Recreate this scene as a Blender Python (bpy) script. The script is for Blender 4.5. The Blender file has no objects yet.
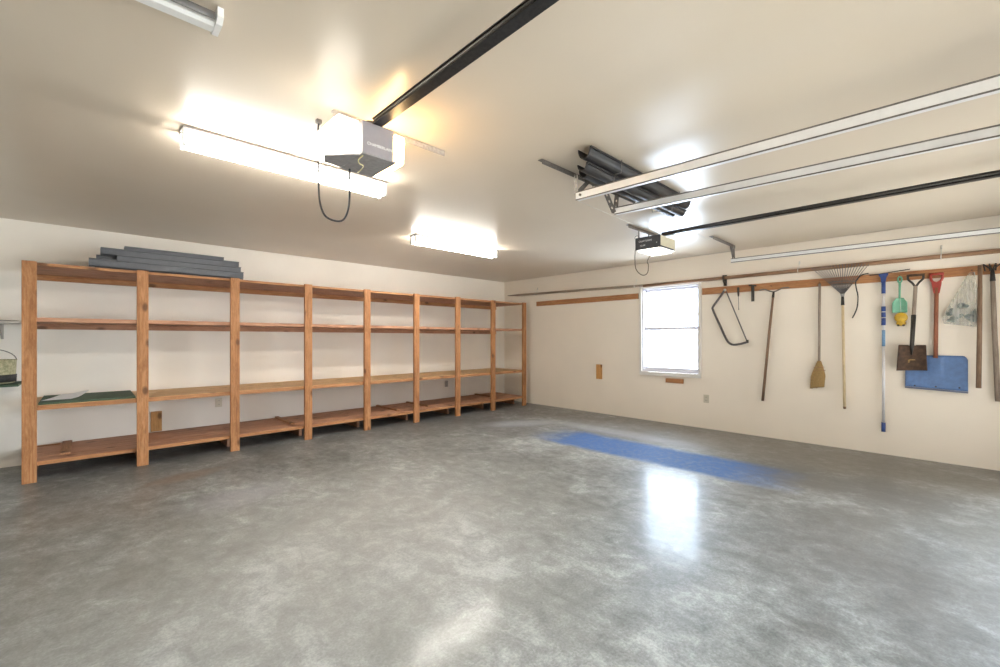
import bpy, bmesh, math, random
from mathutils import Vector, Matrix
random.seed(7)
S = bpy.context.scene
C = S.collection
PI = math.pi
H = 2.522                      # ceiling height

# ------------------------------------------------------------------ materials
def N(nt, typ, ins=None, **attrs):
    n = nt.nodes.new(typ)
    for k, v in attrs.items():
        setattr(n, k, v)
    for k, v in (ins or {}).items():
        s = n.inputs[k]
        if isinstance(v, bpy.types.NodeSocket):
            nt.links.new(v, s)
        else:
            s.default_value = v
    return n

def col(c):
    return (c[0], c[1], c[2], 1.0)

def new_mat(name):
    m = bpy.data.materials.new(name)
    m.use_nodes = True
    nt = m.node_tree
    b = nt.nodes['Principled BSDF']
    return m, nt, b

def set_in(nt, b, **kw):
    for k, v in kw.items():
        s = b.inputs[k.replace('_', ' ')]
        if isinstance(v, bpy.types.NodeSocket):
            nt.links.new(v, s)
        else:
            s.default_value = v

def mixc(nt, fac, a, b_, blend='MIX'):
    n = nt.nodes.new('ShaderNodeMix')
    n.data_type = 'RGBA'
    n.blend_type = blend
    for idx, v in ((0, fac), (6, a), (7, b_)):
        s = n.inputs[idx]
        if isinstance(v, bpy.types.NodeSocket):
            nt.links.new(v, s)
        else:
            s.default_value = v if idx == 0 else (col(v) if len(v) == 3 else v)
    return n.outputs[2]

def math_(nt, op, a, b_=0.0, clamp=False):
    n = nt.nodes.new('ShaderNodeMath')
    n.operation = op
    n.use_clamp = clamp
    for i, v in enumerate((a, b_)):
        if isinstance(v, bpy.types.NodeSocket):
            nt.links.new(v, n.inputs[i])
        else:
            n.inputs[i].default_value = v
    return n.outputs[0]

def ramp(nt, fac, stops):
    n = nt.nodes.new('ShaderNodeValToRGB')
    nt.links.new(fac, n.inputs[0])
    e = n.color_ramp.elements
    e[0].position, e[0].color = stops[0][0], col(stops[0][1])
    e[1].position, e[1].color = stops[-1][0], col(stops[-1][1])
    for p, c in stops[1:-1]:
        e.new(p).color = col(c)
    return n.outputs[0]

def noise(nt, vec, scale, detail=4, rough=0.55, dist=0.0):
    return N(nt, 'ShaderNodeTexNoise', {'Vector': vec, 'Scale': scale, 'Detail': detail, 'Roughness': rough, 'Distortion': dist}).outputs[0]

def objcoord(nt, scale=(1, 1, 1)):
    t = nt.nodes.new('ShaderNodeTexCoord')
    return N(nt, 'ShaderNodeMapping', {'Vector': t.outputs['Object'], 'Scale': scale}).outputs[0]

def bump(nt, height, strength, dist):
    return N(nt, 'ShaderNodeBump', {'Height': height, 'Strength': strength, 'Distance': dist}).outputs[0]

def plain(name, c, rough=0.5, metal=0.0, var=0.12, vscale=30.0, bmp=0.0, c2=None, spec=0.5):
    m, nt, b = new_mat(name)
    v = objcoord(nt)
    f = noise(nt, v, vscale, 5)
    dark = c2 or tuple(x * (1 - var) for x in c)
    base = ramp(nt, f, [(0.32, dark), (0.68, c)])
    set_in(nt, b, Base_Color=base, Roughness=rough, Metallic=metal, Specular_IOR_Level=spec)
    if bmp:
        set_in(nt, b, Normal=bump(nt, f, 0.6, bmp))
    return m

def wood(name, light, mid, dark, axis='z', rough=0.6, grain=1.0, knots=True):
    m, nt, b = new_mat(name)
    a = 'xyz'.index(axis)
    def st(across, along):
        v = [across] * 3
        v[a] = along
        return objcoord(nt, tuple(v))
    f = noise(nt, st(34 * grain, 2.2 * grain), 1.0, 7, 0.65, 1.6)
    blotch = noise(nt, st(14, 4.5), 1.0, 5, 0.65, 0.8)
    fleck = noise(nt, st(120, 22), 1.0, 3, 0.6)
    base = ramp(nt, f, [(0.30, dark), (0.45, mid), (0.66, light)])
    bf = N(nt, 'ShaderNodeMapRange', {'Value': blotch, 'From Min': 0.42, 'From Max': 0.66, 'To Min': 0.0, 'To Max': 0.55}).outputs[0]
    base = mixc(nt, bf, base, dark)
    lf = N(nt, 'ShaderNodeMapRange', {'Value': fleck, 'From Min': 0.52, 'From Max': 0.72, 'To Min': 0.0, 'To Max': 0.5}).outputs[0]
    base = mixc(nt, lf, base, light)
    if knots:
        ks = [7.5] * 3
        ks[a] = 4.0
        wv = N(nt, 'ShaderNodeVectorMath', {0: objcoord(nt, tuple(ks)), 1: (0.37, 0.21, 0.13)}, operation='ADD').outputs[0]
        vo = N(nt, 'ShaderNodeTexVoronoi', {'Vector': wv, 'Scale': 1.0, 'Randomness': 1.0})
        kd = math_(nt, 'ADD', vo.outputs['Distance'], math_(nt, 'MULTIPLY', math_(nt, 'SUBTRACT', blotch, 0.5), 0.2))
        kf = N(nt, 'ShaderNodeMapRange', {'Value': kd, 'From Min': 0.10, 'From Max': 0.22, 'To Min': 0.8, 'To Max': 0.0}).outputs[0]
        base = mixc(nt, kf, base, tuple(x * 0.4 for x in dark))
    set_in(nt, b, Base_Color=base, Roughness=rough, Normal=bump(nt, f, 0.35, 0.002), Specular_IOR_Level=0.3)
    return m

def emit(name, c, strength):
    m, nt, b = new_mat(name)
    set_in(nt, b, Base_Color=col((0.9, 0.9, 0.88)), Emission_Color=col(c), Emission_Strength=strength, Roughness=0.3)
    return m

M = {}
M['post'] = wood('pine_post', (0.53, 0.275, 0.125), (0.39, 0.17, 0.064), (0.21, 0.083, 0.03), 'z')
M['board_red'] = wood('stained_board', (0.56, 0.32, 0.20), (0.46, 0.235, 0.14), (0.30, 0.14, 0.08), 'x')
M['board_pine'] = wood('pine_board', (0.72, 0.50, 0.28), (0.60, 0.38, 0.18), (0.44, 0.25, 0.11), 'x')
M['edge'] = wood('board_edge', (0.54, 0.285, 0.13), (0.42, 0.195, 0.08), (0.28, 0.115, 0.045), 'x')
M['batten'] = wood('batten_wood', (0.47, 0.25, 0.13), (0.38, 0.18, 0.085), (0.2, 0.09, 0.045), 'y')
M['rail_wood'] = wood('redwood_board', (0.52, 0.27, 0.12), (0.42, 0.19, 0.08), (0.29, 0.12, 0.05), 'y', knots=False)
M['pole_wood'] = wood('old_pole_wood', (0.36, 0.22, 0.13), (0.29, 0.165, 0.095), (0.19, 0.105, 0.06), 'y', knots=False)
M['pole_grey'] = wood('grey_pole_wood', (0.36, 0.29, 0.22), (0.28, 0.215, 0.155), (0.18, 0.135, 0.095), 'y', knots=False)
M['handle_brown'] = wood('old_handle', (0.30, 0.20, 0.13), (0.22, 0.135, 0.085), (0.13, 0.075, 0.045), 'z', knots=False)
M['handle_grey'] = wood('grey_handle', (0.40, 0.33, 0.27), (0.31, 0.245, 0.195), (0.2, 0.15, 0.115), 'z', knots=False)
M['handle_pale'] = wood('pale_handle', (0.74, 0.62, 0.40), (0.66, 0.52, 0.32), (0.5, 0.37, 0.21), 'z', knots=False)
M['handle_red'] = wood('red_handle', (0.40, 0.16, 0.09), (0.30, 0.11, 0.06), (0.18, 0.065, 0.04), 'z', knots=False)
M['metal'] = plain('galvanised', (0.84, 0.84, 0.84), 0.38, 0.35, 0.07, 18)
M['metal_dark'] = plain('dark_perforated_steel', (0.23, 0.21, 0.19), 0.5, 0.4, 0.35, 60)
M['metal_zinc'] = plain('zinc_strap', (0.50, 0.48, 0.45), 0.45, 0.4, 0.3, 80)
M['rail_black'] = plain('opener_rail_steel', (0.045, 0.042, 0.042), 0.35, 0.5, 0.4, 60)
M['chain'] = plain('chain_steel', (0.16, 0.15, 0.14), 0.4, 0.8, 0.5, 200)
M['opener_grey'] = plain('grey_painted_steel', (0.33, 0.31, 0.33), 0.45, 0.1, 0.06, 20)
M['opener_under'] = plain('opener_underside', (0.33, 0.32, 0.32), 0.5, 0.1, 0.25, 50)
M['opener_dark'] = plain('charcoal_plastic', (0.035, 0.037, 0.045), 0.4, 0, 0.2, 40)
M['opener_cream'] = plain('cream_plastic', (0.62, 0.58, 0.44), 0.4, 0, 0.1, 20)
M['white_paint'] = plain('white_enamel', (0.86, 0.86, 0.84), 0.35, 0, 0.05, 20)
M['channel_lip'] = plain('grey_lip', (0.34, 0.33, 0.33), 0.5, 0, 0.1, 20)
M['ink_white'] = plain('white_print', (0.85, 0.85, 0.85), 0.5, 0, 0.02, 20)
M['cord_dark'] = plain('dark_cord', (0.022, 0.022, 0.025), 0.6, 0, 0.1, 20)
M['cord_brown'] = plain('brown_cord', (0.13, 0.095, 0.06), 0.5, 0, 0.1, 20)
M['cord_yellow'] = plain('pale_yellow_wire', (0.72, 0.65, 0.33), 0.5, 0, 0.1, 20)
M['cord_white'] = plain('white_wire', (0.75, 0.73, 0.68), 0.5, 0, 0.1, 20)
M['channel'] = plain('slate_grey_channel', (0.066, 0.072, 0.086), 0.45, 0.0, 0.2, 25)
M['pipe_black'] = plain('black_gutter', (0.014, 0.013, 0.014), 0.42, 0, 0.3, 25)
M['outlet'] = plain('outlet_plastic', (0.62, 0.56, 0.44), 0.4, 0, 0.05, 20)
M['outlet_grey'] = plain('outlet_steel', (0.42, 0.39, 0.36), 0.4, 0.3, 0.1, 20)
M['slot'] = plain('slot_black', (0.02, 0.02, 0.02), 0.6)
M['green_felt'] = plain('green_sheet', (0.075, 0.125, 0.075), 0.8, 0, 0.3, 40)
M['paper'] = plain('paper', (0.82, 0.82, 0.84), 0.7, 0, 0.06, 12)
M['window_frame'] = plain('aluminium_frame', (0.70, 0.69, 0.74), 0.4, 0.0, 0.05, 20)
M['window_trim'] = plain('window_reveal_paint', (0.78, 0.75, 0.70), 0.5, 0, 0.05, 20)
M['iron'] = plain('dark_iron', (0.055, 0.048, 0.042), 0.5, 0.4, 0.4, 80)
M['saw_steel'] = plain('worn_saw_steel', (0.15, 0.13, 0.125), 0.5, 0.3, 0.35, 60)
M['rust'] = plain('rusty_shovel_steel', (0.115, 0.062, 0.034), 0.65, 0.2, 0.5, 26, 0.002, (0.04, 0.022, 0.014))
M['blade_blue'] = plain('blue_plastic_blade', (0.11, 0.21, 0.44), 0.45, 0, 0.3, 22, 0.001, (0.09, 0.16, 0.33))
M['blade_edge'] = plain('worn_blade_edge', (0.16, 0.17, 0.24), 0.5, 0.2, 0.2, 40)
M['red_plastic'] = plain('red_plastic', (0.40, 0.045, 0.03), 0.4, 0, 0.2, 30)
M['blue_plastic'] = plain('blue_grip', (0.035, 0.075, 0.27), 0.4, 0, 0.15, 40)
M['blue_label'] = plain('light_blue_label', (0.2, 0.36, 0.58), 0.4, 0, 0.3, 60)
M['aluminium'] = plain('aluminium_tube', (0.80, 0.79, 0.80), 0.35, 0.3, 0.06, 20)
M['rubber'] = plain('black_rubber', (0.02, 0.02, 0.022), 0.6)
M['mint'] = plain('mint_plastic', (0.16, 0.42, 0.28), 0.4, 0, 0.15, 40)
M['yellow'] = plain('yellow_plastic', (0.68, 0.42, 0.035), 0.45, 0, 0.25, 50)
M['straw'] = plain('broom_straw', (0.42, 0.27, 0.105), 0.85, 0, 0.45, 90, 0.003)
M['straw_band'] = plain('broom_binding', (0.30, 0.16, 0.07), 0.7, 0, 0.2, 60)
M['rake_steel'] = plain('rake_steel', (0.17, 0.155, 0.15), 0.45, 0.4, 0.3, 90)
M['basket_cream'] = plain('cream_basket', (0.62, 0.57, 0.36), 0.7, 0, 0.5, 45, 0.002, (0.30, 0.30, 0.17))
M['basket_dark'] = plain('dark_basket_band', (0.05, 0.05, 0.045), 0.7, 0, 0.5, 60, 0.0, (0.02, 0.02, 0.02))
M['bag_stuff'] = plain('dark_green_contents', (0.10, 0.17, 0.15), 0.7, 0, 0.6, 30, 0.004, (0.05, 0.07, 0.09))
M['shelf_white'] = plain('white_shelf', (0.74, 0.71, 0.66), 0.5, 0, 0.05, 10)
M['tarp'] = plain('olive_canvas', (0.17, 0.16, 0.12), 0.85, 0, 0.4, 30, 0.003)

# painted walls and the semi gloss ceiling
def wall_mat(name, c, seed):
    m, nt, b = new_mat(name)
    v = objcoord(nt)
    big = noise(nt, v, 0.9 + seed * 0.1, 3)
    fine = noise(nt, v, 38, 6, 0.65)
    c2 = tuple(x * 0.93 for x in c)
    base = ramp(nt, big, [(0.3, c2), (0.7, c)])
    scuff = noise(nt, objcoord(nt, (3, 3, 9)), 1.6, 7, 0.7)
    sf = N(nt, 'ShaderNodeMapRange', {'Value': scuff, 'From Min': 0.66, 'From Max': 0.74, 'To Min': 0.0, 'To Max': 0.16}).outputs[0]
    base = mixc(nt, sf, base, (0.55, 0.47, 0.38))
    set_in(nt, b, Base_Color=base, Roughness=0.62, Specular_IOR_Level=0.25, Normal=bump(nt, fine, 0.25, 0.003))
    return m
M['wall'] = wall_mat('painted_block_wall', (0.90, 0.815, 0.70), 0)
M['wall_b'] = wall_mat('painted_shelf_wall', (0.91, 0.86, 0.775), 3)

def ceiling_mat():
    m, nt, b = new_mat('semi_gloss_ceiling')
    v = objcoord(nt)
    big = noise(nt, v, 0.55, 3)
    mid = noise(nt, objcoord(nt, (1.0, 2.4, 1)), 1.4, 2, 0.5, 0.3)
    fine = noise(nt, v, 26, 6, 0.65)
    base = ramp(nt, big, [(0.3, (0.62, 0.53, 0.42)), (0.7, (0.69, 0.60, 0.48))])
    scr = noise(nt, objcoord(nt, (1.6, 0.8, 1)), 1.3, 3, 0.5)
    base = mixc(nt, math_(nt, 'MULTIPLY', scr, 0.25), base, (0.74, 0.67, 0.56))
    b2 = bump(nt, fine, 0.10, 0.002)
    set_in(nt, b, Base_Color=base, Roughness=0.30, Specular_IOR_Level=0.55, Normal=b2)
    return m
M['ceiling'] = ceiling_mat()

def floor_mat():
    m, nt, b = new_mat('sealed_concrete')
    v = objcoord(nt)
    big = noise(nt, v, 0.55, 4, 0.55, 0.4)
    mid = noise(nt, v, 2.1, 7, 0.62, 0.8)
    fine = noise(nt, v, 17, 8, 0.7)
    speck = noise(nt, v, 75, 3, 0.7)
    s = math_(nt, 'ADD', math_(nt, 'MULTIPLY', big, 0.45), math_(nt, 'MULTIPLY', mid, 0.6))
    s = math_(nt, 'ADD', s, math_(nt, 'MULTIPLY', fine, 0.32))
    streak = noise(nt, objcoord(nt, (5.0, 3.4, 1)), 1.6, 9, 0.72, 0.6)
    s = math_(nt, 'ADD', s, math_(nt, 'MULTIPLY', math_(nt, 'SUBTRACT', streak, 0.5), 0.62))
    s = math_(nt, 'SUBTRACT', s, 0.07)
    base = ramp(nt, s, [(0.42, (0.100, 0.105, 0.104)), (0.55, (0.172, 0.181, 0.178)), (0.67, (0.26, 0.273, 0.268)), (0.82, (0.44, 0.46, 0.458))])
    sp_ = N(nt, 'ShaderNodeMapRange', {'Value': speck, 'From Min': 0.3, 'From Max': 0.7, 'To Min': 0.72, 'To Max': 1.22}).outputs[0]
    base = N(nt, 'ShaderNodeVectorMath', {0: base, 3: sp_}, operation='SCALE').outputs[0]

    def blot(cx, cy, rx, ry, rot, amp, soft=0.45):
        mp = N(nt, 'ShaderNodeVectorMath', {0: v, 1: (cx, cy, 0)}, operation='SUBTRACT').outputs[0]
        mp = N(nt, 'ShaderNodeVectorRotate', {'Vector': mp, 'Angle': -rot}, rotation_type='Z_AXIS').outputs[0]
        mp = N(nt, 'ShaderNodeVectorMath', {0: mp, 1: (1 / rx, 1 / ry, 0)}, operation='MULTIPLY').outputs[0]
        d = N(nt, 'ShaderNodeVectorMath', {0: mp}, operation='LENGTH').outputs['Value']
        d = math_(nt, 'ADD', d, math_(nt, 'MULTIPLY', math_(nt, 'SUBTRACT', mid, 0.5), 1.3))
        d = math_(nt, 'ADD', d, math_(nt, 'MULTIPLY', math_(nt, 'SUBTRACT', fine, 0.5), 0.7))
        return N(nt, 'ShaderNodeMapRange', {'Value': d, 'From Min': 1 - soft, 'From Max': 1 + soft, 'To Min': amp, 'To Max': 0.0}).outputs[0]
    # brown stains, pale patches, and broad darker areas near walls and shelving
    base = mixc(nt, blot(-5.8, -1.60, 0.26, 0.12, 0.3, 0.45), base, (0.27, 0.155, 0.085))
    base = mixc(nt, blot(-6.35, -2.1, 0.5, 0.32, 0.5, 0.35), base, (0.16, 0.115, 0.09))
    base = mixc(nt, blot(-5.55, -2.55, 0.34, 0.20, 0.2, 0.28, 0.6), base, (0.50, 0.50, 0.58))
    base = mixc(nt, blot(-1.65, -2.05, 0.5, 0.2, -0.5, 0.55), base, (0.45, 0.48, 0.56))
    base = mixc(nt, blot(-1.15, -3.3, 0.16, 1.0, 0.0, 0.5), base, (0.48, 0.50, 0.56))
    base = mixc(nt, blot(-0.6, -5.2, 0.85, 2.6, 0.0, 0.6, 0.6), base, (0.165, 0.142, 0.118))
    base = mixc(nt, blot(-3.0, -6.2, 1.1, 0.7, 0.3, 0.35), base, (0.125, 0.12, 0.115))
    base = mixc(nt, blot(-1.62, -5.95, 0.36, 0.8, 0.0, 0.6), base, (0.085, 0.085, 0.088))
    base = mixc(nt, blot(-5.2, -4.0, 1.5, 1.1, 0.5, 0.42, 0.6), base, (0.40, 0.405, 0.385))  # pool of lamp light under the opener, painted into the concrete colour
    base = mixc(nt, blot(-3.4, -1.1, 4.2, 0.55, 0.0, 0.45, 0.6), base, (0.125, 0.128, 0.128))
    base = mixc(nt, blot(-6.9, -2.9, 0.8, 0.9, 0.0, 0.5, 0.6), base, (0.14, 0.128, 0.112))
    base = mixc(nt, blot(-2.0, -6.6, 1.7, 0.9, 0.2, 0.5, 0.6), base, (0.125, 0.12, 0.110))
    # rough strip, with blue sky light from the window painted into its colour
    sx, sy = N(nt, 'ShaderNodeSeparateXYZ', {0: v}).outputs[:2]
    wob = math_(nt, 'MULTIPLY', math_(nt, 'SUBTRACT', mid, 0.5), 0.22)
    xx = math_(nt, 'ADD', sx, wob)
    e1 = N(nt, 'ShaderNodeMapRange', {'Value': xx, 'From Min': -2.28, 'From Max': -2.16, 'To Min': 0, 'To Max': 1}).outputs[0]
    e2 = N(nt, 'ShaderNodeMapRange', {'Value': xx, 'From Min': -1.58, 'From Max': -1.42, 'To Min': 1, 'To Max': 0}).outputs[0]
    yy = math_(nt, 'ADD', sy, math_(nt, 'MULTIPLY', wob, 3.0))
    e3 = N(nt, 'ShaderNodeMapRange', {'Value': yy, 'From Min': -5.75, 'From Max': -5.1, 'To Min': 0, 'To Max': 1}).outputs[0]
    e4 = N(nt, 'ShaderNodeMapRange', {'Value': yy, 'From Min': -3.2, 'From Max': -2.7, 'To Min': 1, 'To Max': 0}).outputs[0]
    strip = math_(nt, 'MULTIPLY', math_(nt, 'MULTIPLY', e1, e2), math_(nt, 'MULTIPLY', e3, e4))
    mottle = N(nt, 'ShaderNodeMapRange', {'Value': fine, 'From Min': 0.3, 'From Max': 0.56, 'To Min': 0.6, 'To Max': 1.0}).outputs[0]
    strip = math_(nt, 'MULTIPLY', strip, mottle)
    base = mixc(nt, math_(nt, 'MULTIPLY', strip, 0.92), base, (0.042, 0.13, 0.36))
    rough = N(nt, 'ShaderNodeMapRange', {'Value': mid, 'From Min': 0.3, 'From Max': 0.7, 'To Min': 0.40, 'To Max': 0.56}).outputs[0]
    rough = math_(nt, 'ADD', rough, math_(nt, 'MULTIPLY', strip, 0.3))
    coat = math_(nt, 'MULTIPLY', math_(nt, 'SUBTRACT', 1.0, strip), 0.25)
    b1 = bump(nt, fine, 0.12, 0.002)
    set_in(nt, b, Base_Color=base, Roughness=rough, Specular_IOR_Level=0.32, Coat_Weight=coat, Coat_Roughness=0.15, Normal=b1)
    return m
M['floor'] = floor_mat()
M['bounce_driveway'] = plain('bounce_concrete', (0.62, 0.59, 0.54), 0.8, 0, 0.08, 3)

M['tube_lit'] = emit('lit_fluorescent_tube', (1.0, 0.955, 0.88), 68.0)
M['tube_off'] = plain('unlit_tube', (0.16, 0.15, 0.14), 0.25, 0, 0.1, 10)
M['lens_warm'] = emit('lit_lamp_lens_warm', (1.0, 0.62, 0.26), 24.0)
M['lens_white'] = emit('lit_lamp_lens_white', (1.0, 0.92, 0.80), 4.5)
M['lens_small'] = emit('lit_lamp_lens_small', (1.0, 0.93, 0.82), 3.0)

def glass_mat():
    m = bpy.data.materials.new('window_glass')
    m.use_nodes = True
    nt = m.node_tree
    nt.nodes.clear()
    o = nt.nodes.new('ShaderNodeOutputMaterial')
    t = N(nt, 'ShaderNodeBsdfTransparent', {'Color': (0.95, 0.97, 1, 1)})
    g = N(nt, 'ShaderNodeBsdfGlossy', {'Roughness': 0.03})
    mx = N(nt, 'ShaderNodeMixShader', {0: 0.06, 1: t.outputs[0], 2: g.outputs[0]})
    nt.links.new(mx.outputs[0], o.inputs[0])
    return m
M['glass'] = glass_mat()

def bag_mat():
    m = bpy.data.materials.new('clear_plastic_bag')
    m.use_nodes = True
    nt = m.node_tree
    nt.nodes.clear()
    o = nt.nodes.new('ShaderNodeOutputMaterial')
    v = objcoord(nt, (10, 30, 5))
    f = noise(nt, v, 1.0, 5, 0.6, 0.5)
    fac = N(nt, 'ShaderNodeMapRange', {'Value': f, 'From Min': 0.3, 'From Max': 0.7, 'To Min': 0.10, 'To Max': 0.48}).outputs[0]
    t = N(nt, 'ShaderNodeBsdfTransparent', {'Color': (0.97, 0.98, 0.97, 1)})
    p = N(nt, 'ShaderNodeBsdfPrincipled', {'Base Color': (0.72, 0.71, 0.66, 1), 'Roughness': 0.28})
    nt.links.new(bump(nt, f, 0.6, 0.01), p.inputs['Normal'])
    mx = N(nt, 'ShaderNodeMixShader', {0: fac, 1: t.outputs[0], 2: p.outputs[0]})
    nt.links.new(mx.outputs[0], o.inputs[0])
    return m
M['bag'] = bag_mat()

# ------------------------------------------------------------------ mesh builder
class MB:
    def __init__(self):
        self.bm = bmesh.new()

    def face(self, vs, smooth=False):
        try:
            f = self.bm.faces.new(vs)
            f.smooth = smooth
            return f
        except ValueError:
            return None

    def box(self, x0, x1, y0, y1, z0, z1, bev=0.0):
        r = bmesh.ops.create_cube(self.bm, size=1.0)
        vs = r['verts']
        for v in vs:
            v.co = Vector(((x0 + x1) / 2 + v.co.x * (x1 - x0), (y0 + y1) / 2 + v.co.y * (y1 - y0), (z0 + z1) / 2 + v.co.z * (z1 - z0)))
        if bev:
            es = list({e for v in vs for e in v.link_edges})
            bmesh.ops.bevel(self.bm, geom=es, offset=bev, segments=2, affect='EDGES', profile=0.6)
        return self

    def obox(self, p0, p1, w, t, up=(0, 0, 1), bev=0.0):
        """bar from p0 to p1: w across, t along 'up'"""
        p0, p1 = Vector(p0), Vector(p1)
        d = (p1 - p0).normalized()
        s = d.cross(Vector(up)).normalized()
        u = s.cross(d).normalized()
        pts = [(-w / 2, -t / 2), (w / 2, -t / 2), (w / 2, t / 2), (-w / 2, t / 2)]
        A = [self.bm.verts.new(p0 + s * a + u * b) for a, b in pts]
        B = [self.bm.verts.new(p1 + s * a + u * b) for a, b in pts]
        self.face(A[::-1]); self.face(B)
        for i in range(4):
            j = (i + 1) % 4
            self.face([A[i], A[j], B[j], B[i]])
        if bev:
            es = list({e for v in A + B for e in v.link_edges})
            bmesh.ops.bevel(self.bm, geom=es, offset=bev, segments=2, affect='EDGES')
        return self

    def tube(self, pts, r, n=10, closed=False, flat=1.0, flat_dir=None):
        pts = [Vector(p) for p in pts]
        k = len(pts)
        rs = r if isinstance(r, (list, tuple)) else [r] * k
        rings = []
        prev = None
        for i, p in enumerate(pts):
            if closed:
                d = pts[(i + 1) % k] - pts[i - 1]
            elif i == 0:
                d = pts[1] - p
            elif i == k - 1:
                d = p - pts[-2]
            else:
                d = (pts[i + 1] - p).normalized() + (p - pts[i - 1]).normalized()
            d.normalize()
            if prev is None:
                a = Vector((0, 0, 1)) if abs(d.z) < 0.9 else Vector((1, 0, 0))
                if flat_dir is not None:
                    a = Vector(flat_dir)
                s = (a - d * a.dot(d)).normalized()
            else:
                s = (prev - d * prev.dot(d)).normalized()
            prev = s
            u = d.cross(s)
            rings.append([self.bm.verts.new(p + (s * math.cos(2 * PI * j / n) * flat + u * math.sin(2 * PI * j / n)) * rs[i]) for j in range(n)])
        m = k if closed else k - 1
        for i in range(m):
            A, B = rings[i], rings[(i + 1) % k]
            for j in range(n):
                q = (j + 1) % n
                self.face([A[j], A[q], B[q], B[j]], True)
        if not closed:
            self.face(rings[0][::-1]); self.face(rings[-1])
        return self

    def cyl(self, p0, p1, r, r1=None, n=16):
        return self.tube([p0, p1], [r, r if r1 is None else r1], n)

    def lathe(self, c, prof, n=24):
        """profile of (radius, height) about a vertical axis"""
        c = Vector(c)
        rings = [[self.bm.verts.new(c + Vector((r * math.cos(2 * PI * j / n), r * math.sin(2 * PI * j / n), z))) for j in range(n)] for r, z in prof]
        for A, B in zip(rings, rings[1:]):
            for j in range(n):
                q = (j + 1) % n
                self.face([A[j], A[q], B[q], B[j]], True)
        self.face(rings[0][::-1]); self.face(rings[-1])
        return self

    def prism(self, pts, axis, a0, a1, bev=0.0, smooth=False):
        """polygon in the plane across 'axis' pushed from a0 to a1. x: (y,z)  y: (x,z)  z: (x,y)"""
        def P(p, a):
            return Vector({'x': (a, p[0], p[1]), 'y': (p[0], a, p[1]), 'z': (p[0], p[1], a)}[axis])
        A = [self.bm.verts.new(P(p, a0)) for p in pts]
        B = [self.bm.verts.new(P(p, a1)) for p in pts]
        n = len(pts)
        self.face(A[::-1]); self.face(B)
        for i in range(n):
            j = (i + 1) % n
            self.face([A[i], A[j], B[j], B[i]], smooth)
        if bev:
            es = [e for e in self.bm.edges if (e.verts[0] in A and e.verts[1] in A) or (e.verts[0] in B and e.verts[1] in B)]
            bmesh.ops.bevel(self.bm, geom=es, offset=bev, segments=2, affect='EDGES')
        return self

    def ball(self, c, r, sc=(1, 1, 1), seg=20, rings=12):
        res = bmesh.ops.create_uvsphere(self.bm, u_segments=seg, v_segments=rings, radius=1.0)
        for v in res['verts']:
            v.co = Vector((c[0] + v.co.x * r * sc[0], c[1] + v.co.y * r * sc[1], c[2] + v.co.z * r * sc[2]))
            for f in v.link_faces:
                f.smooth = True
        return self

    def grid(self, fn, nu, nv, smooth=True):
        vs = [[self.bm.verts.new(Vector(fn(i / nu, j / nv))) for j in range(nv + 1)] for i in range(nu + 1)]
        for i in range(nu):
            for j in range(nv):
                self.face([vs[i][j], vs[i + 1][j], vs[i + 1][j + 1], vs[i][j + 1]], smooth)
        return self

    def solid(self, t):
        bmesh.ops.recalc_face_normals(self.bm, faces=self.bm.faces)
        bmesh.ops.solidify(self.bm, geom=self.bm.faces[:], thickness=t)
        return self

    def obj(self, name, mat, origin):
        o_ = Vector(origin)
        for v in self.bm.verts:
            v.co -= o_
        bmesh.ops.recalc_face_normals(self.bm, faces=self.bm.faces)
        me = bpy.data.meshes.new(name)
        self.bm.to_mesh(me)
        self.bm.free()
        me.materials.append(M[mat] if isinstance(mat, str) else mat)
        o = bpy.data.objects.new(name, me)
        C.objects.link(o)
        return o

BASE = {}
def tag(o, label, cat, group=None, kind=None):
    o['label'] = label
    o['category'] = cat
    if group:
        o['group'] = group
    if kind:
        o['kind'] = kind
    return o

def thing(name, label, cat, loc=(0, 0, 0), group=None):
    o = bpy.data.objects.new(name, None)
    o.empty_display_size = 0.1
    C.objects.link(o)
    o.location = loc
    BASE[o.name] = Vector(loc)
    return tag(o, label, cat, group)

def part(name, mb, mat, parent, label=None):
    base = BASE[parent.name]
    o = mb.obj(name, mat, base)
    o.parent = parent
    BASE[o.name] = base
    if label:
        o['label'] = label
    return o

def solo(name, mb, mat, label, cat, loc, group=None, kind=None):
    o = mb.obj(name, mat, loc)
    o.location = loc
    BASE[o.name] = Vector(loc)
    return tag(o, label, cat, group, kind)

def arc(c, r, a0, a1, n, plane='yz'):
    out = []
    for i in range(n + 1):
        a = a0 + (a1 - a0) * i / n
        u, w = r * math.cos(a), r * math.sin(a)
        if plane == 'yz':
            out.append((c[0], c[1] + u, c[2] + w))
        elif plane == 'xz':
            out.append((c[0] + u, c[1], c[2] + w))
        else:
            out.append((c[0] + u, c[1] + w, c[2]))
    return out

def smooth_path(pts, n=6):
    """Catmull-Rom through the points"""
    P = [Vector(p) for p in pts]
    P = [2 * P[0] - P[1]] + P + [2 * P[-1] - P[-2]]
    out = []
    for i in range(1, len(P) - 2):
        for k in range(n):
            t = k / n
            a, b, c, d = P[i - 1], P[i], P[i + 1], P[i + 2]
            out.append(0.5 * ((2 * b) + (c - a) * t + (2 * a - 5 * b + 4 * c - d) * t * t + (3 * b - a - 3 * c + d) * t ** 3))
    out.append(P[-2])
    return out

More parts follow.
